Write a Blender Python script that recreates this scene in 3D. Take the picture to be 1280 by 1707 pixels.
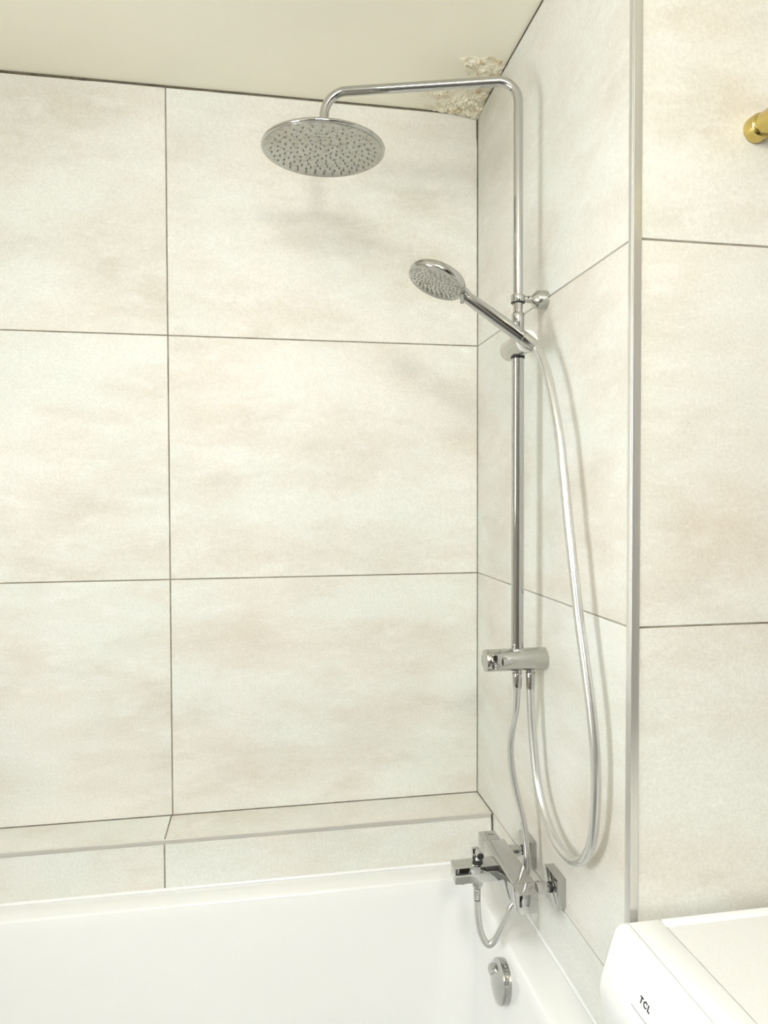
import bpy, bmesh, math, random
from mathutils import Vector, Matrix, noise

for o in list(bpy.data.objects):
    bpy.data.objects.remove(o)
SC = bpy.context.scene
COL = SC.collection
random.seed(4)
V = Vector
PI = math.pi

# ------------------------------------------------------------------ camera, world, exposure
cam_d = bpy.data.cameras.new('camera')
cam = bpy.data.objects.new('camera', cam_d)
COL.objects.link(cam)
cam_d.sensor_fit = 'HORIZONTAL'
cam_d.sensor_width = 36.0
cam_d.lens = 36.0 * 1174.0 / 1280.0
cam_d.clip_start = 0.01
YAW, PITCH, ROLL = 0.1704, -0.0244, -0.0027
_f = V((math.sin(YAW) * math.cos(PITCH), math.cos(YAW) * math.cos(PITCH), math.sin(PITCH)))
_r = V((math.cos(YAW), -math.sin(YAW), 0))
_u = _r.cross(_f)
_r2 = _r * math.cos(ROLL) + _u * math.sin(ROLL)
_u2 = _u * math.cos(ROLL) - _r * math.sin(ROLL)
cam.matrix_world = Matrix(((_r2.x, _u2.x, -_f.x, -0.562), (_r2.y, _u2.y, -_f.y, -1.8004),
                           (_r2.z, _u2.z, -_f.z, 1.508), (0, 0, 0, 1)))
SC.camera = cam

world = bpy.data.worlds.new('world')
SC.world = world
world.use_nodes = True
world.node_tree.nodes['Background'].inputs['Color'].default_value = (0.75, 0.85, 1.0, 1)
world.node_tree.nodes['Background'].inputs['Strength'].default_value = 1.0

SC.view_settings.view_transform = 'Standard'
SC.view_settings.look = 'None'
SC.view_settings.gamma = 1.0
SC.view_settings.use_curve_mapping = False
SC.view_settings.exposure = -0.02
WINDOW_LIGHT = 18.5      # daylight behind the frosted pane
LAMP_LIGHT = 84.0        # wall lamp behind the camera
CEIL_FILL = 38.0        # added ceiling fill lamp


# ------------------------------------------------------------------ materials
def mat(name, col=(0.8, 0.8, 0.8), rough=0.5, metal=0.0, coat=0.0, spec=0.5, emit=None, strength=0.0):
    m = bpy.data.materials.new(name)
    m.use_nodes = True
    b = m.node_tree.nodes['Principled BSDF']
    b.inputs['Base Color'].default_value = (*col, 1)
    b.inputs['Roughness'].default_value = rough
    b.inputs['Metallic'].default_value = metal
    b.inputs['Coat Weight'].default_value = coat
    b.inputs['Specular IOR Level'].default_value = spec
    if emit:
        b.inputs['Emission Color'].default_value = (*emit, 1)
        b.inputs['Emission Strength'].default_value = strength
    return m


def N(nt, kind, **kw):
    n = nt.nodes.new(kind)
    for k, v in kw.items():
        if k in n.inputs:
            n.inputs[k].default_value = v
        else:
            setattr(n, k, v)
    return n


def ramp(nt, fac, stops):
    r = nt.nodes.new('ShaderNodeValToRGB')
    e = r.color_ramp.elements
    while len(e) < len(stops):
        e.new(0.5)
    for i, (p, c) in enumerate(stops):
        e[i].position = p
        e[i].color = (*c, 1) if len(c) == 3 else c
    nt.links.new(fac, r.inputs[0])
    return r


def mixc(nt, fac, a, b, mode='MIX'):
    m = nt.nodes.new('ShaderNodeMix')
    m.data_type = 'RGBA'
    m.blend_type = mode
    for sock, v in ((m.inputs[0], fac), (m.inputs[6], a), (m.inputs[7], b)):
        if hasattr(v, 'is_linked'):
            nt.links.new(v, sock)
        elif isinstance(v, (int, float)):
            sock.default_value = v
        else:
            sock.default_value = (*v, 1)
    return m.outputs[2]


def tile_material():
    m = mat('concrete_look_tile', rough=0.42, spec=0.4)
    nt = m.node_tree
    L = nt.links.new
    b = nt.nodes['Principled BSDF']
    tc = N(nt, 'ShaderNodeTexCoord')
    oi = N(nt, 'ShaderNodeObjectInfo')
    sh = N(nt, 'ShaderNodeVectorMath', operation='SCALE')
    cx = N(nt, 'ShaderNodeCombineXYZ')
    L(oi.outputs['Random'], cx.inputs[0]); L(oi.outputs['Random'], cx.inputs[1]); L(oi.outputs['Random'], cx.inputs[2])
    L(cx.outputs[0], sh.inputs[0]); sh.inputs['Scale'].default_value = 37.0
    ad = N(nt, 'ShaderNodeVectorMath', operation='ADD')
    L(tc.outputs['Object'], ad.inputs[0]); L(sh.outputs[0], ad.inputs[1])
    st = N(nt, 'ShaderNodeVectorMath', operation='MULTIPLY')
    L(ad.outputs[0], st.inputs[0]); st.inputs[1].default_value = (1.0, 1.0, 2.4)
    big = N(nt, 'ShaderNodeTexNoise', Scale=2.6, Detail=8.0, Roughness=0.6, Distortion=0.12)
    L(st.outputs[0], big.inputs['Vector'])
    base = ramp(nt, big.outputs['Fac'], [(0.30, (0.64, 0.607, 0.53)), (0.44, (0.695, 0.68, 0.615)),
                                         (0.55, (0.73, 0.733, 0.683)), (0.70, (0.755, 0.76, 0.72))])
    # pinkish and greenish clouds
    tint = N(nt, 'ShaderNodeTexNoise', Scale=3.1, Detail=3.0, Roughness=0.5)
    L(ad.outputs[0], tint.inputs['Vector'])
    tr = ramp(nt, tint.outputs['Fac'], [(0.38, (1.03, 0.985, 0.965)), (0.5, (1, 1, 1)), (0.62, (0.98, 1.0, 0.99))])
    c1 = mixc(nt, 0.55, base.outputs[0], tr.outputs[0], 'MULTIPLY')
    # pale plaster flecks
    fl = N(nt, 'ShaderNodeTexNoise', Scale=9.0, Detail=9.0, Roughness=0.72)
    L(st.outputs[0], fl.inputs['Vector'])
    fr = ramp(nt, fl.outputs['Fac'], [(0.52, (0, 0, 0)), (0.66, (1, 1, 1))])
    c2 = mixc(nt, 0.0, c1, (0.81, 0.81, 0.775))
    mx = c2.node
    ml = N(nt, 'ShaderNodeMath', operation='MULTIPLY')
    L(fr.outputs[0], ml.inputs[0]); ml.inputs[1].default_value = 0.45
    L(ml.outputs[0], mx.inputs[0])
    # dark cloudy smears
    sm = N(nt, 'ShaderNodeTexNoise', Scale=5.0, Detail=8.0, Roughness=0.66, Distortion=0.1)
    off = N(nt, 'ShaderNodeVectorMath', operation='ADD'); off.inputs[1].default_value = (9, 3, 5)
    L(st.outputs[0], off.inputs[0]); L(off.outputs[0], sm.inputs['Vector'])
    sr = ramp(nt, sm.outputs['Fac'], [(0.54, (1, 1, 1)), (0.74, (0.87, 0.85, 0.815))])
    c3 = mixc(nt, 0.8, c2, sr.outputs[0], 'MULTIPLY')
    # fine grain
    gr = N(nt, 'ShaderNodeTexNoise', Scale=190.0, Detail=3.0, Roughness=0.7)
    L(ad.outputs[0], gr.inputs['Vector'])
    grr = ramp(nt, gr.outputs['Fac'], [(0.3, (0.90, 0.90, 0.89)), (0.7, (1.06, 1.06, 1.06))])
    c4 = mixc(nt, 0.9, c3, grr.outputs[0], 'MULTIPLY')
    L(c4, b.inputs['Base Color'])
    bp = N(nt, 'ShaderNodeBump', Strength=0.06, Distance=0.002)
    L(fl.outputs['Fac'], bp.inputs['Height']); L(bp.outputs[0], b.inputs['Normal'])
    return m


def noisy(name, ca, cb, scale, rough, detail=5.0, bump=0.0, lo=0.35, hi=0.65, metal=0.0, stretch=(1, 1, 1)):
    m = mat(name, ca, rough, metal)
    nt = m.node_tree
    b = nt.nodes['Principled BSDF']
    tc = N(nt, 'ShaderNodeTexCoord')
    mp = N(nt, 'ShaderNodeVectorMath', operation='MULTIPLY'); mp.inputs[1].default_value = stretch
    nt.links.new(tc.outputs['Object'], mp.inputs[0])
    n = N(nt, 'ShaderNodeTexNoise', Scale=scale, Detail=detail, Roughness=0.6)
    nt.links.new(mp.outputs[0], n.inputs['Vector'])
    r = ramp(nt, n.outputs['Fac'], [(lo, ca), (hi, cb)])
    nt.links.new(r.outputs[0], b.inputs['Base Color'])
    if bump:
        bp = N(nt, 'ShaderNodeBump', Strength=bump, Distance=0.002)
        nt.links.new(n.outputs['Fac'], bp.inputs['Height'])
        nt.links.new(bp.outputs[0], b.inputs['Normal'])
    return m


M_TILE = tile_material()
M_GROUT = noisy('grey_brown_grout', (0.20, 0.175, 0.135), (0.33, 0.30, 0.24), 25, 0.9)
M_GROUT_PALE = noisy('pale_grout', (0.36, 0.34, 0.29), (0.50, 0.48, 0.42), 8, 0.9)
M_JOINT_SHADE = noisy('dark_joint_and_gap_shade', (0.06, 0.05, 0.03), (0.17, 0.145, 0.095), 30, 0.85)  # dark colour paints the ceiling gap's shade; also used on corner joints
M_CEIL = noisy('cream_ceiling_paint', (0.885, 0.85, 0.715), (0.905, 0.875, 0.745), 2.5, 0.45, bump=0.03)
M_PLASTER = noisy('peeling_plaster', (0.84, 0.79, 0.64), (0.52, 0.37, 0.17), 24, 0.9, detail=10, lo=0.53, hi=0.70)
M_CHROME = mat('polished_chrome', (0.53, 0.53, 0.52), 0.04, 1.0)
M_SATIN = mat('satin_chrome', (0.55, 0.55, 0.52), 0.2, 1.0)
M_PLATE = noisy('nozzle_plate', (0.50, 0.50, 0.47), (0.20, 0.20, 0.18), 110, 0.22, metal=0.85, lo=0.5, hi=0.72)
M_NOZZLE = mat('grey_rubber_nozzles', (0.22, 0.22, 0.20), 0.35)
M_HOSE = mat('silver_hose', (0.64, 0.64, 0.62), 0.26, 0.82, coat=0.3)
M_ALU = noisy('brushed_aluminium', (0.78, 0.775, 0.74), (0.70, 0.695, 0.67), 60, 0.3, metal=0.85, stretch=(1, 1, 0.05))
M_LEDGE = noisy('ledge_aluminium', (0.72, 0.70, 0.65), (0.60, 0.58, 0.54), 60, 0.38, metal=0.7, stretch=(0.05, 1, 1))
M_BRASS = noisy('polished_brass', (0.68, 0.56, 0.22), (0.60, 0.48, 0.16), 8, 0.16, metal=1.0)
M_BATH = mat('white_acrylic', (0.83, 0.835, 0.825), 0.12, coat=0.6)
M_WHITE = mat('white_enamel', (0.90, 0.905, 0.90), 0.28)
M_LID = noisy('textured_white_lid', (0.76, 0.76, 0.745), (0.80, 0.80, 0.785), 300, 0.5, bump=0.1)
M_PRINT = mat('dark_print', (0.03, 0.03, 0.03), 0.5)
M_PRINT2 = mat('pale_grey_print', (0.55, 0.56, 0.55), 0.5)
M_SEAM = mat('shadow_gap_plastic', (0.40, 0.40, 0.39), 0.6)
M_BLACK = mat('black_rubber', (0.015, 0.015, 0.015), 0.5)
M_WHITECAP = mat('white_satin_plastic', (0.88, 0.88, 0.84), 0.3)
M_FLOOR = noisy('grey_floor_tile', (0.10, 0.095, 0.09), (0.15, 0.145, 0.135), 5, 0.4)
M_DOOR = noisy('brown_door', (0.035, 0.025, 0.018), (0.06, 0.042, 0.03), 6, 0.45, stretch=(6, 6, 0.6))
M_DARKWALL = noisy('taupe_wall', (0.30, 0.285, 0.26), (0.34, 0.325, 0.30), 4, 0.6)
M_PLAIN = noisy('plain_wall', (0.66, 0.63, 0.55), (0.70, 0.67, 0.60), 4, 0.6)
M_PANE = mat('frosted_daylit_pane', (0.8, 0.85, 0.9), 0.6, emit=(0.91, 0.95, 1.0), strength=WINDOW_LIGHT)
M_LAMP = mat('lamp_diffuser', (0.9, 0.85, 0.75), 0.5, emit=(1.0, 0.955, 0.86), strength=LAMP_LIGHT)
M_CEIL_FILL = mat('ceiling_fill_diffuser', (0.9, 0.88, 0.8), 0.5, emit=(0.965, 0.995, 1.0), strength=CEIL_FILL)
M_GLASS = mat('dark_door_glass', (0.05, 0.055, 0.06), 0.05)


# ------------------------------------------------------------------ mesh helpers
def root_loc(p):
    s = V((0, 0, 0))
    while p:
        s += p.location
        p = p.parent
    return s


def obj(name, bm, m, parent=None, smooth=False, angle=35):
    me = bpy.data.meshes.new(name)
    bm.normal_update()
    if parent:
        bmesh.ops.translate(bm, vec=-root_loc(parent), verts=bm.verts)
    bm.to_mesh(me)
    bm.free()
    me.materials.append(m)
    if smooth:
        for p in me.polygons:
            p.use_smooth = True
        me.set_sharp_from_angle(angle=math.radians(angle))
    o = bpy.data.objects.new(name, me)
    COL.objects.link(o)
    o.parent = parent
    return o


def thing(name, label, cat, loc, group=None, kind=None):
    o = bpy.data.objects.new(name, None)
    o.empty_display_size = 0.05
    COL.objects.link(o)
    o.location = loc
    if label:
        o['label'] = label
    if cat:
        o['category'] = cat
    if group:
        o['group'] = group
    if kind:
        o['kind'] = kind
    return o


def structure(o, label=None, cat=None):
    o['kind'] = 'structure'
    if label:
        o['label'] = label
    if cat:
        o['category'] = cat
    return o


def box(x0, x1, y0, y1, z0, z1, bev=0.0, seg=2, bm=None):
    own = bmesh.new()
    bmesh.ops.create_cube(own, size=1.0)
    for v in own.verts:
        v.co = V(((x0 + x1) / 2 + v.co.x * (x1 - x0), (y0 + y1) / 2 + v.co.y * (y1 - y0), (z0 + z1) / 2 + v.co.z * (z1 - z0)))
    if bev:
        bmesh.ops.bevel(own, geom=own.edges[:], offset=bev, segments=seg, profile=0.5, affect='EDGES')
    if bm is None:
        return own
    return merge(bm, own)


def merge(bm, own):
    me = bpy.data.meshes.new('tmp')
    own.to_mesh(me)
    own.free()
    bm.from_mesh(me)
    bpy.data.meshes.remove(me)
    return bm


def frame(d):
    d = V(d).normalized()
    a = V((0, 0, 1)) if abs(d.z) < 0.9 else V((0, 1, 0))
    u = d.cross(a).normalized()
    return u, d.cross(u).normalized(), d


def lathe(profile, origin, axis, seg=40, bm=None, cap0=True, cap1=True, su=1.0, sv=1.0):
    """profile = [(radius, height along axis)]"""
    bm = bm or bmesh.new()
    u, w, d = frame(axis)
    o = V(origin)
    rings = []
    for r, h in profile:
        rings.append([bm.verts.new(o + d * h + (u * math.cos(2 * PI * k / seg) * su + w * math.sin(2 * PI * k / seg) * sv) * r) for k in range(seg)])
    for a, b in zip(rings, rings[1:]):
        for k in range(seg):
            bm.faces.new((a[k], b[k], b[(k + 1) % seg], a[(k + 1) % seg]))
    if cap0:
        bm.faces.new(rings[0])
    if cap1:
        bm.faces.new(list(reversed(rings[-1])))
    bmesh.ops.recalc_face_normals(bm, faces=bm.faces)
    return bm


def catmull(pts, n=8):
    P = [V(p) for p in pts]
    P = [P[0] * 2 - P[1]] + P + [P[-1] * 2 - P[-2]]
    out = []
    for i in range(1, len(P) - 2):
        for k in range(n):
            t = k / n
            a, b, c, d = P[i - 1], P[i], P[i + 1], P[i + 2]
            out.append(0.5 * ((2 * b) + (c - a) * t + (2 * a - 5 * b + 4 * c - d) * t * t + (3 * b - a - 3 * c + d) * t ** 3))
    out.append(P[-2])
    return out


def tube(path, rad, seg=20, bm=None):
    bm = bm or bmesh.new()
    path = [V(p) for p in path]
    rings = []
    u = None
    for i, p in enumerate(path):
        t = (path[min(i + 1, len(path) - 1)] - path[max(i - 1, 0)]).normalized()
        if u is None:
            u = frame(t)[0]
        else:
            u = (u - t * u.dot(t)).normalized()
        w = t.cross(u)
        r = rad(i / (len(path) - 1)) if callable(rad) else rad
        rings.append([bm.verts.new(p + (u * math.cos(2 * PI * k / seg) + w * math.sin(2 * PI * k / seg)) * r) for k in range(seg)])
    for a, b in zip(rings, rings[1:]):
        for k in range(seg):
            bm.faces.new((a[k], a[(k + 1) % seg], b[(k + 1) % seg], b[k]))
    bm.faces.new(list(reversed(rings[0])))
    bm.faces.new(rings[-1])
    bmesh.ops.recalc_face_normals(bm, faces=bm.faces)
    return bm


def arc(c, a, b, n=12):
    """quarter bend: from c+a to c+b (a, b perpendicular vectors of equal length)"""
    a, b, c = V(a), V(b), V(c)
    return [c + a * math.cos(PI / 2 * k / n) + b * math.sin(PI / 2 * k / n) for k in range(n + 1)]


# ------------------------------------------------------------------ the setting
XL, XR, YF = -1.78, 0.82, -2.62      # left wall, outer right wall, wall behind the camera
ZC = 2.504
W = 0.792                            # depth of the shower-side wall
LD = 0.127                           # ledge depth
ZL = 0.711                           # ledge height
ZB = 0.594                           # bath rim
XG = -0.7884                         # vertical joint of the back wall
G = 0.0016                           # half joint
J1, J2 = 1.3, 1.9

floor = structure(obj('floor', box(XL, XR, YF, 0.1, -0.05, 0.0), M_FLOOR), 'grey tiled bathroom floor', 'floor')
ceiling = structure(obj('ceiling', box(XL, XR, YF, 0.1, ZC, ZC + 0.05), M_CEIL), 'cream painted ceiling with peeling corner', 'ceiling')
wall_back = structure(obj('wall_back', box(XL, 0.1, 0.0016, 0.1, 0, ZC), M_GROUT), 'beige concrete-look tiled wall behind the bath', 'wall')
wall_right = structure(obj('wall_right', box(0.0016, 0.1, -W + 0.012, 0.0016, 0, ZC), M_GROUT_PALE), 'narrow tiled wall carrying the shower column', 'wall')
wall_return = structure(obj('wall_return', box(0.012, XR, -W + 0.0016, -W + 0.1, 0, ZC), M_GROUT), 'tiled wall above the washing machine', 'wall')
wall_outer = structure(obj('wall_outer_right', box(XR, XR + 0.1, YF, -W + 0.1, 0, ZC), M_DARKWALL), 'plain wall behind the washing machine', 'wall')
wall_front = structure(obj('wall_front', box(XL, XR, YF - 0.1, YF, 0, ZC), M_DARKWALL), 'plain wall behind the viewer', 'wall')
WY0, WY1, WZ0, WZ1 = -1.60, -1.10, 1.05, 1.95
bm = box(XL - 0.1, XL, YF, WY0, 0, ZC)
box(XL - 0.1, XL, WY1, 0.1, 0, ZC, bm=bm)
box(XL - 0.1, XL, WY0, WY1, 0, WZ0, bm=bm)
box(XL - 0.1, XL, WY0, WY1, WZ1, ZC, bm=bm)
wall_left = structure(obj('wall_left', bm, M_PLAIN), 'plain wall with a frosted window at the bath end', 'wall')


def tile(parent, x0, x1, y0, y1, z0, z1, bev=0.0007):
    c = V(((x0 + x1) / 2, (y0 + y1) / 2, (z0 + z1) / 2))
    b = box(x0 - c.x, x1 - c.x, y0 - c.y, y1 - c.y, z0 - c.z, z1 - c.z, bev, 1)
    me = bpy.data.meshes.new('tile')
    b.to_mesh(me); b.free()
    me.materials.append(M_TILE)
    o = bpy.data.objects.new('tile', me)
    COL.objects.link(o)
    o.location = c - root_loc(parent)
    o.parent = parent
    return o


T = 0.008
rows = [(0.02, ZL), (ZL, J1), (J1, J2), (J2, ZC - 0.004)]
for z0, z1 in rows[1:]:
    tile(wall_back, XG + G, -G, 0, T, z0 + G, z1 - G)
    tile(wall_back, XL, XG - G, 0, T, z0 + G, z1 - G)
for z0, z1 in rows:
    tile(wall_right, 0, T, -W + 0.0135, -G if z0 > 0.5 else -LD - G, z0 + G, z1 - G)
for z0, z1 in rows:
    tile(wall_return, 0.0145, XR, -W, -W + T, z0 + G, z1 - G)

# dark strips: painted shade of the ceiling gap, plus corner joints, of uneven width
def joint_strip(parent, pts, wdir, name='joint_or_gap_shade_line', m=None):
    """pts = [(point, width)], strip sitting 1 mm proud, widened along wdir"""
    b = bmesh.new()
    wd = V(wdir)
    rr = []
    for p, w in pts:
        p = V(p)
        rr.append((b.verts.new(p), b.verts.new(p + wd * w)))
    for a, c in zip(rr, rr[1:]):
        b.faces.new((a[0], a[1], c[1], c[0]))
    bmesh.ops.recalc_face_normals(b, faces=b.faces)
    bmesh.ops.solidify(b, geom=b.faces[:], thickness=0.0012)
    return obj(name, b, m or M_JOINT_SHADE, parent)

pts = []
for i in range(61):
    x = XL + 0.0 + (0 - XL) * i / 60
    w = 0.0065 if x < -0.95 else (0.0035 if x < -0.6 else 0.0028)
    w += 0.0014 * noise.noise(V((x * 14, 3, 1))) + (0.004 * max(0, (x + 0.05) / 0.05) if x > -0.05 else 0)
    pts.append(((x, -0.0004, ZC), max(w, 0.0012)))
joint_strip(wall_back, pts, (0, 0, -1))
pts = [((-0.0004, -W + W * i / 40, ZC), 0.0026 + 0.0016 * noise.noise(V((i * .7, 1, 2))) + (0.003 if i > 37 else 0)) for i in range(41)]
joint_strip(wall_right, pts, (0, 0, -1))
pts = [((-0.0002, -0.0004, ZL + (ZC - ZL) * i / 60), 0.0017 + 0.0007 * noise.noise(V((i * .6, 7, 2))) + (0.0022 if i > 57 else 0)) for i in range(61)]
joint_strip(wall_back, pts[:44], (-1, 0, 0), m=M_GROUT)
joint_strip(wall_back, pts[43:], (-1, 0, 0))

# the ledge over the bath's long side
ledge = structure(obj('trim_1', box(XL, -0.0005, -LD + 0.0016, 0.0, 0.0, ZL - 0.0016), M_GROUT), 'low tiled ledge running along the back wall above the bath', 'ledge')
tile(ledge, XG - 0.003 + G, -G, -LD + 0.004, -G, ZL - T, ZL)
tile(ledge, XL, XG - 0.003 - G, -LD + 0.004, -G, ZL - T, ZL)
tile(ledge, XG - 0.003 + G, -G, -LD, -LD + T, 0.40, ZL - 0.0105)
tile(ledge, XL, XG - 0.003 - G, -LD, -LD + T, 0.40, ZL - 0.0105)
obj('edge_profile', box(XL, -G, -LD - 0.0015, -LD + 0.0036, ZL - 0.010, ZL + 0.0006, 0.0008, 1), M_LEDGE, ledge)
joint_strip(ledge, [((-0.0003, -LD - 0.0016, ZB + (ZL - ZB) * i / 10), 0.003 + (0.0015 if i > 8 else 0)) for i in range(11)], (-1, 0, 0))

# the aluminium corner profile between the two right-hand walls
trim = thing('trim_2', 'vertical aluminium corner profile between the two tiled walls', 'trim', (0, -W, 0), kind='structure')
obj('profile_face', box(-0.0004, 0.0138, -W - 0.0016, -W + 0.004, 0, ZC, 0.0006, 1), M_ALU, trim)
obj('profile_edge', box(-0.0009, 0.004, -W + 0.0026, -W + 0.0128, 0, ZC, 0.0004, 1), M_ALU, trim)

# peeling plaster in the ceiling corner
def plaster_height(x, y):
    """downward relief in metres of the flaked paint near the corner"""
    d1, d2 = -x, -y                                   # distance from shower wall / from back wall
    n1 = noise.noise(V((x * 22, y * 22, 0.3)))
    n2 = noise.noise(V((x * 60, y * 60, 4.3)))
    core = 1.0 - math.hypot(d1 / 0.155, d2 / 0.13)     # around the corner
    arm = 1.0 - math.hypot((d1 - 0.03) / 0.055, (d2 - 0.15) / 0.09)
    side = 1.0 - math.hypot((d1 - 0.12) / 0.07, (d2 - 0.075) / 0.03)
    spot = 1.0 - math.hypot((d1 - 0.075) / 0.04, (d2 - 0.215) / 0.018)
    m = max(core, arm * 0.8, side * 0.55, spot * 0.45) + 0.34 * n1 + 0.25 * n2
    if m < 0.05:
        return None
    k = min(1.0, (m - 0.05) * 2.2)
    n3 = noise.noise(V((x * 130, y * 130, 6)))
    flake = abs(noise.noise(V((x * 70 + 2 * n1, y * 70, 8)))) * 0.0085 + abs(n3) * 0.0055
    step = 0.003 if noise.noise(V((x * 48, y * 48, 12))) > 0.05 else 0.0
    rough = 0.0022 * noise.noise(V((x * 260, y * 260, 2)))
    return k * (0.0012 + flake + step + rough + 0.012 * max(0, core - 0.45))

bm = bmesh.new()
NX, NY = 150, 170
grid = {}
for i in range(NX + 1):
    for j in range(NY + 1):
        x = -0.27 * i / NX - 0.0006
        y = -0.30 * j / NY - 0.0006
        h = plaster_height(x, y)
        if h is not None:
            grid[i, j] = bm.verts.new((x, y, ZC - max(h, 0.0004)))
for i in range(NX):
    for j in range(NY):
        q = [grid.get(k) for k in ((i, j), (i, j + 1), (i + 1, j + 1), (i + 1, j))]
        if all(q):
            bm.faces.new(q)
# close every border upwards against the ceiling
for e in [e for e in bm.edges if e.is_boundary]:
    a, b = e.verts
    a2 = bm.verts.new((a.co.x, a.co.y, ZC + 0.002)); b2 = bm.verts.new((b.co.x, b.co.y, ZC + 0.002))
    bm.faces.new((a, b, b2, a2))
for v in [v for v in bm.verts if not v.link_faces]:
    bm.verts.remove(v)
bmesh.ops.remove_doubles(bm, verts=bm.verts, dist=0.00001)
bmesh.ops.recalc_face_normals(bm, faces=bm.faces)
o = obj('peeling_plaster', bm, M_PLASTER, ceiling, True, 40)
o['label'] = 'crumbling cream plaster flaking in the ceiling corner'

# window at the bath end, with a frosted pane
win = thing('window_1', 'frosted window in the wall at the far bath end', 'window', (XL, (WY0 + WY1) / 2, WZ0), kind='structure')
fr = 0.04
bm = box(XL - 0.07, XL - 0.01, WY0, WY0 + fr, WZ0, WZ1, 0.003)
box(XL - 0.07, XL - 0.01, WY1 - fr, WY1, WZ0, WZ1, 0.003, bm=bm)
box(XL - 0.07, XL - 0.01, WY0 + fr, WY1 - fr, WZ0, WZ0 + fr, 0.003, bm=bm)
box(XL - 0.07, XL - 0.01, WY0 + fr, WY1 - fr, WZ1 - fr, WZ1, 0.003, bm=bm)
obj('window_frame', bm, M_WHITE, win)
obj('pane', box(XL - 0.045, XL - 0.04, WY0 + fr, WY1 - fr, WZ0 + fr, WZ1 - fr), M_PANE, win)
obj('window_sill', box(XL - 0.01, XL + 0.05, WY0 - 0.03, WY1 + 0.03, WZ0 - 0.025, WZ0, 0.004), M_WHITE, win)

# door behind the viewer
door = thing('door_1', 'brown panelled door behind the viewer', 'door', (0.1, YF, 0), kind='structure')
obj('door_leaf', box(-0.28, 0.48, YF + 0.002, YF + 0.04, 0.005, 2.0, 0.004), M_DOOR, door)
bm = box(-0.34, -0.28, YF + 0.001, YF + 0.055, 0, 2.06, 0.004)
box(0.48, 0.54, YF + 0.001, YF + 0.055, 0, 2.06, 0.004, bm=bm)
box(-0.28, 0.48, YF + 0.001, YF + 0.055, 2.0, 2.06, 0.004, bm=bm)
obj('door_frame', bm, M_WHITE, door)
obj('door_handle', tube(catmull([(-0.22, YF + 0.04, 1.02), (-0.22, YF + 0.085, 1.02), (-0.20, YF + 0.095, 1.02), (-0.10, YF + 0.095, 1.02)], 5), 0.009, 12), M_SATIN, door, True)

# lamps out of the frame: a round wall lamp behind the viewer and an added ceiling drum for fill light
wl = thing('wall_lamp', 'round opal wall lamp high on the wall behind the viewer', 'lamp', (-0.50, YF, 2.20))
obj('back_plate', lathe([(0.15, 0), (0.15, 0.02), (0.145, 0.025)], (-0.50, YF + 0.001, 2.22), (0, 1, 0)), M_SATIN, wl, True)
obj('diffuser', lathe([(0.14, 0.024), (0.14, 0.05), (0.125, 0.072), (0.09, 0.085), (0.04, 0.092), (0.002, 0.093)], (-0.50, YF, 2.22), (0, 1, 0)), M_LAMP, wl, True)
cl = thing('ceiling_fill_lamp', 'added round drum-shaped fill lamp on the ceiling, unseen above the viewer', 'lamp', (-0.75, -1.95, ZC))  # added unseen lamp, drum sides glow to brighten the ceiling
obj('fill_lamp_housing', lathe([(0.20, 0), (0.20, 0.012), (0.19, 0.016)], (-0.75, -1.95, ZC - 0.001), (0, 0, -1), cap1=False), M_WHITE, cl, True)
obj('diffuser', lathe([(0.188, 0), (0.188, 0.066), (0.183, 0.075), (0.17, 0.080), (0.002, 0.082)], (-0.75, -1.95, ZC - 0.014), (0, 0, -1)), M_CEIL_FILL, cl, True)  # glowing drum of the added fill lamp


# ------------------------------------------------------------------ bathtub
def rrect(x0, x1, y0, y1, r, z, n=10):
    out = []
    for cx, cy, a0 in ((x1 - r, y1 - r, 0), (x0 + r, y1 - r, PI / 2), (x0 + r, y0 + r, PI), (x1 - r, y0 + r, 1.5 * PI)):
        for k in range(n + 1):
            a = a0 + PI / 2 * k / n
            out.append(V((cx + r * math.cos(a), cy + r * math.sin(a), z)))
    return out

tub = thing('bathtub', 'white acrylic bathtub with a flat rim below the tiled ledge', 'bathtub', (-0.86, -0.46, 0))
OX0, OX1, OY0, OY1 = XL + 0.004, -0.002, -0.803, -LD - 0.002
IX0, IX1, IY0, IY1 = XL + 0.11, -0.079, -0.735, -0.196
rings = [rrect(OX0, OX1, OY0, OY1, 0.012, 0.004),
         rrect(OX0, OX1, OY0, OY1, 0.012, ZB - 0.006),
         rrect(OX0 + .002, OX1 - .002, OY0 + .002, OY1 - .002, 0.012, ZB - 0.0015),
         rrect(OX0 + .006, OX1 - .006, OY0 + .006, OY1 - .006, 0.012, ZB),
         rrect(IX0 - .006, IX1 + .006, IY0 - .006, IY1 + .006, 0.062, ZB),
         rrect(IX0 - .002, IX1 + .002, IY0 - .002, IY1 + .002, 0.060, ZB - 0.0015),
         rrect(IX0, IX1, IY0, IY1, 0.060, ZB - 0.005),
         rrect(IX0 + .004, IX1 - .003, IY0 + .003, IY1 - .003, 0.062, ZB - 0.03),
         rrect(IX0 + .13, IX1 - .030, IY0 + .035, IY1 - .035, 0.09, 0.30),
         rrect(IX0 + .17, IX1 - .040, IY0 + .05, IY1 - .05, 0.11, 0.215),
         rrect(IX0 + .20, IX1 - .062, IY0 + .07, IY1 - .07, 0.11, 0.18),
         rrect(IX0 + .26, IX1 - .12, IY0 + .13, IY1 - .13, 0.08, 0.165)]
bm = bmesh.new()
vr = [[bm.verts.new(p) for p in r] for r in rings]
nn = len(vr[0])
for a, b in zip(vr, vr[1:]):
    for k in range(nn):
        bm.faces.new((a[k], a[(k + 1) % nn], b[(k + 1) % nn], b[k]))
bm.faces.new(vr[-1])
bmesh.ops.recalc_face_normals(bm, faces=bm.faces)
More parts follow.
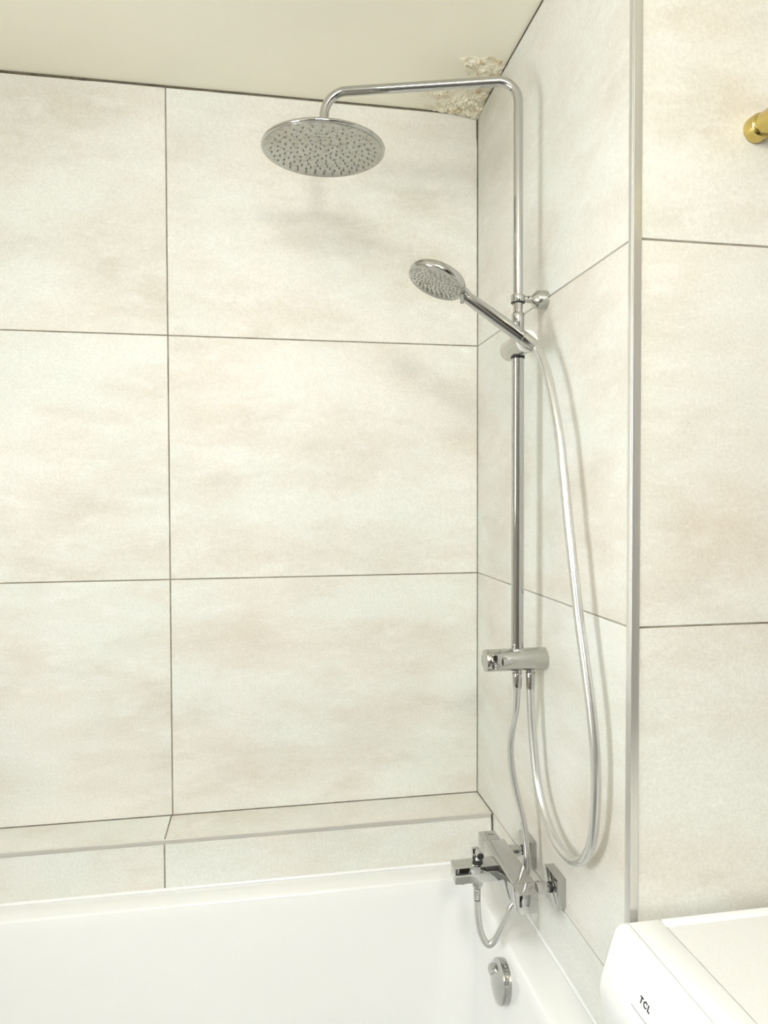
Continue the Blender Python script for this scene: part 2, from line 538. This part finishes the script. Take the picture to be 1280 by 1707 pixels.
obj('tub_shell', bm, M_BATH, tub, True, 40)
bm = tube([(OX0, OY1 + 0.001, ZB + 0.0005), (-0.004, OY1 + 0.001, ZB + 0.0005)], 0.0042, 10)
tube([(OX1 + 0.001, OY1, ZB + 0.0005), (OX1 + 0.001, OY0 + 0.012, ZB + 0.0005)], 0.0042, 10, bm=bm)
obj('silicone_bead', bm, M_BATH, tub, True, 60)
# overflow cover on the tap-end wall of the tub
oc, oa = V((-0.083, -0.459, 0.5225)), V((-1, 0, 0.10)).normalized()
ring = obj('overflow_cover', lathe([(0.0418, -0.008), (0.0418, 0.016), (0.0410, 0.0185), (0.039, 0.0195), (0.028, 0.0235), (0.016, 0.0262), (0.001, 0.027)], oc, oa, 56), M_CHROME, tub, True, 40)
ring['label'] = 'round domed chrome overflow cover inside the tub'
obj('cover_gasket', lathe([(0.0428, -0.006), (0.0428, 0.0022), (0.041, 0.0026)], oc, oa, 56), M_BLACK, ring, True)
u_, w_, d_ = frame(oa)
# raised comma-shaped grip on the dome
pts = []
for k in range(13):
    a = PI * (-0.12 + 0.72 * k / 12)
    rr = 0.024
    pts.append(oc + d_ * (0.0215 + 0.002 * math.sin(PI * k / 12)) + V((0, 1, 0)) * (rr * math.sin(a) * 0.9) + V((0, 0, 1)) * (rr * math.cos(a)))
obj('cover_grip', tube(pts, lambda t: 0.002 + 0.0080 * math.sin(PI * min(1, t * 1.02)) ** 0.8, 14), M_CHROME, ring, True)
# waste fitting on the tub floor
wst = obj('drain_plug', lathe([(0.032, 0), (0.032, 0.004), (0.026, 0.009), (0.001, 0.011)], (-0.40, -0.465, 0.165), (0, 0, 1)), M_CHROME, tub, True)

# ------------------------------------------------------------------ washing machine
WX0, WX1, WY_B, WY_N, WZT = -0.035, 0.56, -0.8085, -1.405, 0.848
wm = thing('washing_machine', 'white front-loading washing machine beside the bath', 'washing machine', (0.26, -1.11, 0))
obj('cabinet', box(-0.028, WX1, WY_N, WY_B, 0.015, 0.812, 0.006), M_WHITE, wm)
# worktop: frame with a slightly sunken textured lid
bm = box(-0.012, WX1 + 0.003, WY_N, WY_B, 0.8125, WZT - 0.003, 0.004)
top = obj('top_panel', bm, M_WHITE, wm, True)
bm = box(-0.011, 0.041, WY_N + 0.001, WY_B - 0.001, WZT - 0.006, WZT, 0.002)
box(0.043, WX1, WY_B - 0.020, WY_B - 0.001, WZT - 0.006, WZT, 0.002, bm=bm)
box(0.043, WX1, WY_N + 0.001, WY_N + 0.020, WZT - 0.006, WZT, 0.002, bm=bm)
obj('top_rim', bm, M_WHITE, top, True)
obj('lid_seam', box(0.0405, WX1 - .002, WY_N + 0.019, WY_B - 0.0195, WZT - 0.0045, WZT - 0.0025), M_SEAM, top)
obj('lid', box(0.0428, WX1 - .004, WY_N + 0.0208, WY_B - 0.0212, WZT - 0.0042, WZT - 0.0008, 0.0008), M_LID, top)
# control panel: a sloping bulged front, profile in (x, z) swept along y
prof = [(-0.0125, 0.8475), (-0.020, 0.8478), (-0.0285, 0.8455), (-0.0335, 0.840), (-0.0400, 0.822), (-0.0500, 0.792), (-0.0570, 0.770), (-0.0592, 0.755), (-0.0585, 0.742),
        (-0.056, 0.725), (-0.052, 0.705), (-0.050, 0.690), (-0.0285, 0.690), (-0.0125, 0.80)]
bm = bmesh.new()
ys = [WY_B, WY_B - 0.0015, WY_B - 0.005, WY_N + 0.005, WY_N + 0.0015, WY_N]
sc = [0.90, 0.97, 1.0, 1.0, 0.97, 0.90]
rg = []
for y, s in zip(ys, sc):
    rg.append([bm.verts.new((-0.0125 + (x + 0.0125) * s, y, 0.77 + (z - 0.77) * (s ** 0.12))) for x, z in prof])
for a, b in zip(rg, rg[1:]):
    for k in range(len(prof)):
        bm.faces.new((a[k], a[(k + 1) % len(prof)], b[(k + 1) % len(prof)], b[k]))
bm.faces.new(rg[0]); bm.faces.new(list(reversed(rg[-1])))
bmesh.ops.recalc_face_normals(bm, faces=bm.faces)
panel = obj('control_panel', bm, M_WHITE, wm, True, 50)
# printed brand lettering on the slope
sl_a, sl_b = V((-0.0400, 0, 0.822)), V((-0.0570, 0, 0.770))
up = (sl_a - sl_b).normalized()
rd = V((0, -1, 0))
nrm = rd.cross(up).normalized()


def lettering(txt, size, pos, name, m, parent, spacing=1.0, thick=0.0):
    cu = bpy.data.curves.new('lettering', 'FONT')
    cu.body = txt
    cu.size = size
    cu.space_character = spacing
    cu.offset = thick
    cu.extrude = 0.0003
    to = bpy.data.objects.new('lettering_tmp', cu)
    COL.objects.link(to)
    bpy.context.view_layer.update()
    me = bpy.data.meshes.new_from_object(to.evaluated_get(bpy.context.evaluated_depsgraph_get()))
    bpy.data.objects.remove(to)
    mt = Matrix(((rd.x, up.x, nrm.x, pos.x), (rd.y, up.y, nrm.y, pos.y), (rd.z, up.z, nrm.z, pos.z), (0, 0, 0, 1)))
    b = bmesh.new()
    b.from_mesh(me)
    bpy.data.meshes.remove(me)
    bmesh.ops.transform(b, matrix=mt, verts=b.verts)
    return obj(name, b, m, parent)


def on_slope(y, t):
    return sl_b.lerp(sl_a, t) + V((0, y, 0)) + nrm * 0.0004

lettering('TCL', 0.0118, on_slope(-0.9065, 0.56), 'brand_lettering', M_PRINT, panel, 1.32, 0.0004)
b = bmesh.new()
p0, p1 = on_slope(-0.892, 0.30), on_slope(-0.953, 0.30)
dz = up * 0.0006
for A, B in ((p0, p0.lerp(p1, 0.82)), (p0.lerp(p1, 0.90), p0.lerp(p1, 1.15))):
    q = [b.verts.new(v) for v in (A - dz, B - dz, B + dz, A + dz)]
    b.faces.new(q)
bmesh.ops.solidify(b, geom=b.faces[:], thickness=0.0003)
obj('printed_line', b, M_PRINT2, panel)
# below the picture: porthole, drawer and feet
dr = obj('porthole_door', lathe([(0.19, 0), (0.19, 0.012), (0.17, 0.03), (0.145, 0.034), (0.14, 0.026), (0.125, 0.02)], (-0.028, -1.107, 0.42), (-1, 0, 0), 56, cap1=False), M_WHITE, wm, True)
obj('porthole_glass', lathe([(0.14, 0.0), (0.14, 0.018), (0.09, 0.034), (0.002, 0.04)], (-0.028, -1.107, 0.42), (-1, 0, 0), 48), M_GLASS, dr, True)
obj('kick_plate', box(-0.034, -0.026, WY_N + .01, WY_B - .01, 0.03, 0.12, 0.003), M_WHITE, wm)
for fx in (0.02, 0.51):
    for fy in (-1.36, -0.86):
        obj('foot', lathe([(0.02, 0.0), (0.02, 0.01), (0.012, 0.018)], (fx, fy, 0.0), (0, 0, 1), 16), M_BLACK, wm)

# ------------------------------------------------------------------ shower column
RX, RY = -0.059, -0.455
col = thing('shower_column', 'chrome shower column with a round rain head on a bent arm', 'shower', (0, RY, 1.176))
# lower slide rail
obj('slide_rail', lathe([(0.0118, 1.182), (0.0123, 1.186), (0.0123, 1.845), (0.0126, 1.846), (0.0126, 1.866), (0.0118, 1.868)], (RX, RY, 0), (0, 0, 1), 40), M_CHROME, col, True)
obj('rail_seal', lathe([(0.0112, 1.867), (0.0112, 1.8685), (0.0100, 1.869)], (RX, RY, 0), (0, 0, 1), 32), M_BLACK, col, True)
# upper riser bending into the arm, which swings slightly towards the back wall
ad = V((-0.373, 0.108, 0)).normalized()
ZA = 2.326
R1, R2 = 0.042, 0.046
AE = V((-0.4335, -0.3475, 0))
S0 = V((RX, RY, 0))
alen = (AE - S0).length
ad = (AE - S0).normalized()
up_ = V((0, 0, 1))
path = [V((RX, RY, 1.866)), V((RX, RY, 2.1))]
path += arc(V((RX, RY, ZA - R1)) + ad * R1, -ad * R1, up_ * R1, 14)
path += [V((RX, RY, ZA)) + ad * (alen * k / 6) for k in range(2, 5)]
path += arc(V((RX, RY, ZA - R2)) + ad * (alen - R2), up_ * R2, ad * R2, 14)
path += [V((AE.x, AE.y, 2.238))]
obj('riser_and_arm', tube(path, 0.0094, 28), M_CHROME, col, True, 60)
# rain head
HZ = 2.2015
hc = V((AE.x - 0.003, AE.y - 0.012, HZ))
hax = V((0.01, -0.03, 1)).normalized()
obj('swivel_nut', lathe([(0.0105, 0.036), (0.0135, 0.034), (0.0135, 0.022), (0.019, 0.0165), (0.019, 0.012)], hc, hax, 32), M_CHROME, col, True)
head = obj('rain_head', lathe([(0.117, 0.0012), (0.1222, 0.0005), (0.1245, 0.002), (0.1250, 0.0045), (0.1240, 0.0075), (0.118, 0.0100), (0.09, 0.0125), (0.04, 0.0138), (0.016, 0.0142)], hc, hax, 96), M_CHROME, col, True, 50)
hp = obj('nozzle_plate', lathe([(0.1205, 0.002), (0.1205, -0.0004), (0.119, -0.0010), (0.001, -0.0012)], hc, hax, 96), M_PLATE, head, True, 50)


def nozzle_field(c, ax, rings, z, r, h, seg=7):
    b = bmesh.new()
    u, w, d = frame(ax)
    for R_, n, ph in rings:
        for k in range(n):
            a = 2 * PI * k / n + ph
            p = c + u * (R_ * math.cos(a)) + w * (R_ * math.sin(a)) - d * z
            lathe([(r * 1.25, -0.0005), (r * 1.25, h * 0.3), (r, h * 0.35), (r * 0.8, h)], p, -d, seg, bm=b, cap0=False)
    return b

nb = nozzle_field(hc, hax, [(0.016, 6, .1), (0.028, 10, .3), (0.040, 14, 0), (0.053, 16, .2), (0.066, 20, .1), (0.079, 24, 0), (0.092, 28, .1), (0.105, 34, 0)], 0.0010, 0.0017, 0.0016)
o = obj('nozzles', nb, M_NOZZLE, head)
o['kind'] = 'stuff'
# upper wall bracket
BZ = 1.897
br = obj('wall_bracket', lathe([(0.0185, 0.0), (0.0185, 0.019), (0.0178, 0.0205), (0.0095, 0.029), (0.0072, 0.031), (0.0068, 0.046), (0.0068, 0.058)], (-0.0002, RY, BZ), (-1, 0, 0), 40), M_SATIN, col, True, 30)
obj('clamp_ring', lathe([(0.0098, -0.0068), (0.0138, -0.0068), (0.0142, -0.006), (0.0142, 0.006), (0.0138, 0.0068), (0.0098, 0.0068)], (RX, RY, BZ), (0, 0, 1), 40, cap0=False, cap1=False), M_CHROME, br, True, 30)
obj('clamp_gasket', lathe([(0.0138, 0), (0.0138, 0.0016), (0.0098, 0.0018)], (RX, RY, BZ - 0.0086), (0, 0, 1), 32), M_BLACK, br, True)
obj('grub_screw', lathe([(0.0022, 0), (0.0022, 0.0012)], (RX + 0.020, RY - 0.0056, BZ + 0.0015), (0, -1, 0.2), 12), M_BLACK, br)
# sliding holder for the hand shower
SZ = 1.803
sl = obj('slider', lathe([(0.0185, -0.050), (0.0205, -0.0485), (0.0213, -0.045), (0.0213, 0.043), (0.0205, 0.0445)], (RX, RY, SZ), (0, -1, 0), 44), M_SATIN, col, True, 30)
obj('slider_cap', lathe([(0.0205, 0.044), (0.0205, 0.053), (0.0195, 0.0555), (0.017, 0.0565), (0.001, 0.057)], (RX, RY, SZ), (0, -1, 0), 44), M_WHITECAP, sl, True, 30)
bm = lathe([(0.0124, 0), (0.0138, 0.0005), (0.0138, 0.005), (0.0128, 0.006)], (RX, RY, SZ - 0.0248), (0, 0, 1), 32)
obj('slider_bushing', bm, M_BLACK, sl, True)
obj('lock_button', lathe([(0.0035, 0), (0.0035, 0.004), (0.002, 0.005)], (RX - 0.012, RY - 0.005, SZ + 0.0165), (-0.4, 0, 1), 14), M_BLACK, sl, True)
# lower diverter body, from the wall outwards
DZ = 1.176
dv = obj('diverter_body', lathe([(0.0215, 0.0), (0.0222, 0.0015), (0.0222, 0.096), (0.0217, 0.0968)], (-0.0002, RY, DZ), (-1, 0, 0), 56), M_SATIN, col, True, 30)
kb = obj('diverter_knob', lathe([(0.0217, 0.0975), (0.0222, 0.0985), (0.0222, 0.124), (0.0212, 0.1268), (0.018, 0.128)], (-0.0002, RY, DZ), (-1, 0, 0), 56), M_SATIN, col, True, 30)
bm = box(-0.119, -0.0985, RY - 0.0262, RY - 0.012, DZ - 0.0128, DZ + 0.0165, 0.0015)
obj('knob_grip', bm, M_CHROME, kb, True, 30)
b = bmesh.new()
rn = random.Random(7)
for k in range(11):
    px, pz = -0.1165 + rn.random() * 0.0155, DZ - 0.009 + rn.random() * 0.015
    lathe([(0.0018, 0), (0.0016, 0.0008), (0.0008, 0.0012)], (px, RY - 0.0258, pz), (0, -1, 0), 8, bm=b, su=0.7 + rn.random())
o = obj('grip_dimples', b, M_NOZZLE, kb, True)
o['kind'] = 'stuff'
# tapering finger rest between the grip and the rail socket
pts = [V((-0.0975 + 0.033 * t, RY - 0.0208 - 0.001 * math.sin(PI * t), DZ + 0.0015)) for t in [k / 12 for k in range(13)]]
obj('finger_rest', tube(pts, lambda t: 0.0005 + 0.0088 * (1 - t) ** 0.8, 18), M_CHROME, dv, True)
obj('rail_socket', lathe([(0.0150, 0.010), (0.0150, 0.0205), (0.0140, 0.0225), (0.0124, 0.0235)], (RX, RY, DZ), (0, 0, 1), 40), M_SATIN, dv, True)
for fx in (RX, -0.0312):
    obj('outlet', lathe([(0.0088, 0.0195), (0.0088, 0.0275)], (fx, RY, DZ), (0, 0, -1), 24), M_CHROME, dv, True)

# ------------------------------------------------------------------ hand shower held in the slider
HY = -0.5235
h0, h1, h2 = V((-0.0505, HY, 1.789)), V((-0.184, HY, 1.8755)), V((-0.2435, HY, 1.8985))
hand = thing('hand_shower', 'round chrome hand shower resting in the rail slider', 'hand shower', h0)
hd = (h1 - h0).normalized()
hl = (h1 - h0).length
obj('handle_collar', lathe([(0.0085, -0.001), (0.0112, 0.0), (0.0120, 0.002), (0.0132, 0.030), (0.0126, 0.0306)], h0, hd, 36), M_SATIN, hand, True, 30)
obj('handle', lathe([(0.0118, 0.0290), (0.0122, 0.0312), (0.0128, 0.0316), (0.0126, 0.07), (0.0118, hl * 0.8), (0.0110, hl * 0.97), (0.0104, hl)], h0, hd, 36), M_CHROME, hand, True, 30)
fn = V((-0.40, -0.10, -0.90)).normalized()              # spray direction
hax2 = -fn
hh = obj('spray_head', lathe([(0.0535, 0.0), (0.0552, 0.002), (0.0560, 0.006), (0.0552, 0.011), (0.051, 0.0165), (0.042, 0.0215), (0.028, 0.0250), (0.012, 0.0263), (0.001, 0.0265)], h2, hax2, 64), M_CHROME, hand, True, 50)
obj('face_plate', lathe([(0.0540, 0.003), (0.0540, -0.0005), (0.0530, -0.0012), (0.001, -0.0016)], h2, hax2, 64), M_PLATE, hh, True, 50)
o = obj('nozzles', nozzle_field(h2, hax2, [(0.0075, 6, .1), (0.0145, 12, .3), (0.0215, 14, 0), (0.0285, 18, .2), (0.0355, 22, .1), (0.0425, 26, 0)], 0.0012, 0.0012, 0.0012), M_NOZZLE, hh)
o['kind'] = 'stuff'
# neck between head and handle
nk0, nk1 = h1 + hd * -0.004, h2 + hax2 * 0.011 - (h2 - h1).normalized() * 0.040
obj('neck', tube(catmull([nk0, nk0.lerp(nk1, 0.55) + V((0, 0, 0.001)), nk1, nk1 + (h2 - h1).normalized() * 0.012], 5), lambda t: 0.0104 + 0.0010 * t, 24), M_CHROME, hand, True, 60)
# mode lever sticking out under the rim
lv = h2 + (h1 - h2).normalized() * 0.052 + fn * 0.002
lv.y -= 0.006
obj('mode_lever', tube(catmull([lv, lv + fn * 0.007 + hd * -0.004, lv + fn * 0.013 + hd * -0.006], 4), lambda t: 0.0045 - 0.0008 * t, 12), M_NOZZLE, hand, True)

# ------------------------------------------------------------------ hoses
hose_pts = [(-0.0505, HY, 1.789), (-0.0475, -0.5411, 1.7715), (-0.0455, -0.5593, 1.7465), (-0.044, -0.5837, 1.7001), (-0.043, -0.6164, 1.6189), (-0.042, -0.6377, 1.5332),
            (-0.041, -0.6558, 1.4499), (-0.040, -0.6758, 1.369), (-0.038, -0.6931, 1.2899), (-0.036, -0.7142, 1.2138), (-0.034, -0.7302, 1.1486),
            (-0.032, -0.7395, 1.0826), (-0.030, -0.7383, 1.0129), (-0.028, -0.7243, 0.9416), (-0.027, -0.6964, 0.8941), (-0.026, -0.6621, 0.868),
            (-0.026, -0.6205, 0.8551), (-0.027, -0.5671, 0.862), (-0.028, -0.5177, 0.8947), (-0.029, -0.4864, 0.9411), (-0.030, -0.4663, 1.0184),
            (-0.0312, -0.4580, 1.085), (-0.0312, RY, 1.118)]
hs = thing('shower_hose', 'long silver hose looping from the hand shower to the diverter', 'hose', hose_pts[-1])
obj('hose', tube(catmull(hose_pts, 10), 0.0084, 20), M_HOSE, hs, True, 70)
obj('hose_ferrule', lathe([(0.0096, 0), (0.0100, 0.001), (0.0092, 0.028), (0.0088, 0.033), (0.0082, 0.034)], (-0.0312, RY, DZ - 0.0275), (0, 0, -1), 32), M_CHROME, hs, True, 40)
obj('hose_seal', lathe([(0.0094, 0), (0.0094, 0.0015)], (-0.0312, RY, DZ - 0.0268), (0, 0, -1), 24), M_BLACK, hs, True)

# exit of the supply hose: down behind the mixer, under it and up to the spout outlet
sup_pts = [(RX, RY, 1.118), (-0.0590, -0.4490, 1.0755), (-0.061, -0.4335, 1.0277), (-0.062, -0.4258, 0.9878), (-0.061, -0.4304, 0.9458),
           (-0.0535, -0.437, 0.8970), (-0.044, -0.447, 0.8480), (-0.0385, -0.452, 0.80), (-0.0375, -0.455, 0.765), (-0.041, -0.459, 0.725),
           (-0.056, -0.464, 0.700), (-0.0755, -0.465, 0.6765), (-0.0845, -0.463, 0.6545), (-0.0966, -0.460, 0.6262), (-0.1087, -0.455, 0.6040), (-0.1204, -0.452, 0.5985),
           (-0.1324, -0.450, 0.6202), (-0.1387, -0.449, 0.6529), (-0.140, -0.447, 0.688)]
sp = thing('supply_hose', 'short silver hose from the diverter down behind the mixer to its spout', 'hose', sup_pts[0])
obj('hose', tube(catmull(sup_pts, 10), 0.0068, 18), M_HOSE, sp, True, 70)
obj('hose_ferrule', lathe([(0.0096, 0), (0.0100, 0.001), (0.0088, 0.026), (0.0078, 0.031), (0.0066, 0.032)], (RX, RY, DZ - 0.0275), (0, 0, -1), 32), M_CHROME, sp, True, 40)
obj('hose_seal', lathe([(0.0094, 0), (0.0094, 0.0015)], (RX, RY, DZ - 0.0268), (0, 0, -1), 24), M_BLACK, sp, True)
b = None
prof = []
for k in range(5):
    z = 0.0175 + k * 0.0042
    prof += [(0.0066, z), (0.0070, z + 0.0006), (0.0070, z + 0.003), (0.0066, z + 0.0036)]
obj('ribbed_ferrule', lathe([(0.0064, 0.015)] + prof + [(0.0062, 0.039)], (-0.140, -0.447, 0.7285), (0, 0, -1), 24), M_CHROME, sp, True, 30)
obj('hose_nut', lathe([(0.0105, 0.0), (0.0108, 0.001), (0.0108, 0.009), (0.0085, 0.0155), (0.007, 0.016)], (-0.140, -0.447, 0.7305), (0, 0, -1), 12), M_CHROME, sp, True, 25)

# ------------------------------------------------------------------ bath mixer
mx = thing('bath_mixer', 'square chrome bath mixer with a flat spout on the shower wall', 'mixer tap', (0, -0.457, 0.7485))
B0, B1 = 0.7305, 0.767
obj('mixer_body', box(-0.1, -0.054, -0.5385, -0.3665, B0, B1, 0.0009, 2), M_CHROME, mx, True, 30)
k1 = obj('handle', box(-0.1, -0.0625, -0.366, -0.326, B0, B1, 0.0009, 2), M_CHROME, mx, True, 30)
k2 = obj('handle', box(-0.1, -0.0625, -0.579, -0.539, B0, B1, 0.0009, 2), M_CHROME, mx, True, 30)
# engraved maker's squiggle on the far handle
b = bmesh.new()
mk = [((-0.0815, -0.338), (-0.0800, -0.346)), ((-0.0800, -0.346), (-0.0775, -0.344)), ((-0.0765, -0.3445), (-0.0745, -0.3425)), ((-0.0745, -0.3425), (-0.0715, -0.345)), ((-0.081, -0.342), (-0.0785, -0.3405))]
for (xa, ya), (xb, yb) in mk:
    tube([(xa, ya, B1), (xb, yb, B1)], 0.0006, 6, bm=b)
obj('engraved_mark', b, M_PRINT, k1)
spt = obj('spout', box(-0.190, -0.0995, -0.464, -0.427, 0.7325, 0.7645, 0.0009, 2), M_CHROME, mx, True, 30)
obj('aerator', lathe([(0.0105, 0), (0.0105, 0.004), (0.009, 0.0065), (0.0085, 0.004)], (-0.172, -0.4455, 0.7327), (0, 0, -1), 32), M_CHROME, spt, True, 30)
# spout diverter: black-ringed stem, upright block and a rounded lever
dk = obj('diverter_pull', box(-0.1475, -0.1335, -0.440, -0.432, 0.768, 0.790, 0.0012), M_CHROME, spt, True, 30)
obj('stem_ring', lathe([(0.0105, 0), (0.0105, 0.003), (0.009, 0.004)], (-0.1385, -0.4455, 0.7643), (0, 0, 1), 32), M_BLACK, dk, True)
obj('stem', lathe([(0.0062, 0.003), (0.0062, 0.012)], (-0.1385, -0.4455, 0.7643), (0, 0, 1), 24), M_CHROME, dk, True)
bm = lathe([(0.0055, -0.002), (0.0072, 0.0), (0.0075, 0.002), (0.0075, 0.018), (0.0070, 0.0195)], (-0.1365, -0.438, 0.7820), (0, -1, 0), 28)
lvr = obj('pull_lever', bm, M_CHROME, dk, True, 30)
obj('lever_cap', lathe([(0.0066, 0.019), (0.0066, 0.0205), (0.005, 0.0215), (0.001, 0.0218)], (-0.1365, -0.438, 0.7820), (0, -1, 0), 28), M_BLACK, dk, True)
# wall connections
for yy in (-0.3845, -0.5295):
    obj('escutcheon', box(-0.0185, -0.0003, yy - 0.0292, yy + 0.0292, 0.7195, 0.7785, 0.0012, 2), M_CHROME, mx, True, 30)
    obj('union_nut', lathe([(0.0075, 0), (0.0082, 0.001), (0.0082, 0.011), (0.0125, 0.0125), (0.0125, 0.030), (0.0118, 0.031)], (-0.018, yy, 0.7487), (-1, 0, 0), 12), M_CHROME, mx, True, 25)
    obj('union_seal', lathe([(0.0100, 0), (0.0100, 0.004)], (-0.018, yy, 0.7487), (-1, 0, 0), 24), M_BLACK, mx, True)

# ------------------------------------------------------------------ brass rail above the washing machine
rod = thing('brass_rail', 'polished brass rail fixed to the tiled wall above the washing machine', 'rail', (0.2055, -W, 2.080))
cx, cz = 0.2055, 2.080
obj('wall_cup', lathe([(0.0190, 0.0003), (0.0205, 0.001), (0.0208, 0.004), (0.0200, 0.016), (0.0185, 0.019), (0.0160, 0.0205), (0.0150, 0.022)], (cx, -W, cz), (0, -1, 0), 48), M_BRASS, rod, True, 30)
obj('rail_tube', lathe([(0.0140, 0.0195), (0.0140, 0.0215), (0.0158, 0.023), (0.0163, 0.026), (0.0163, -YF - W - 0.024), (0.0150, -YF - W - 0.022)], (cx, -W, cz), (0, -1, 0), 40), M_BRASS, rod, True, 30)
obj('wall_cup', lathe([(0.0190, 0.0003), (0.0205, 0.001), (0.0208, 0.004), (0.0200, 0.016), (0.0185, 0.019), (0.0150, 0.022)], (cx, YF, cz), (0, 1, 0), 40), M_BRASS, rod, True, 30)
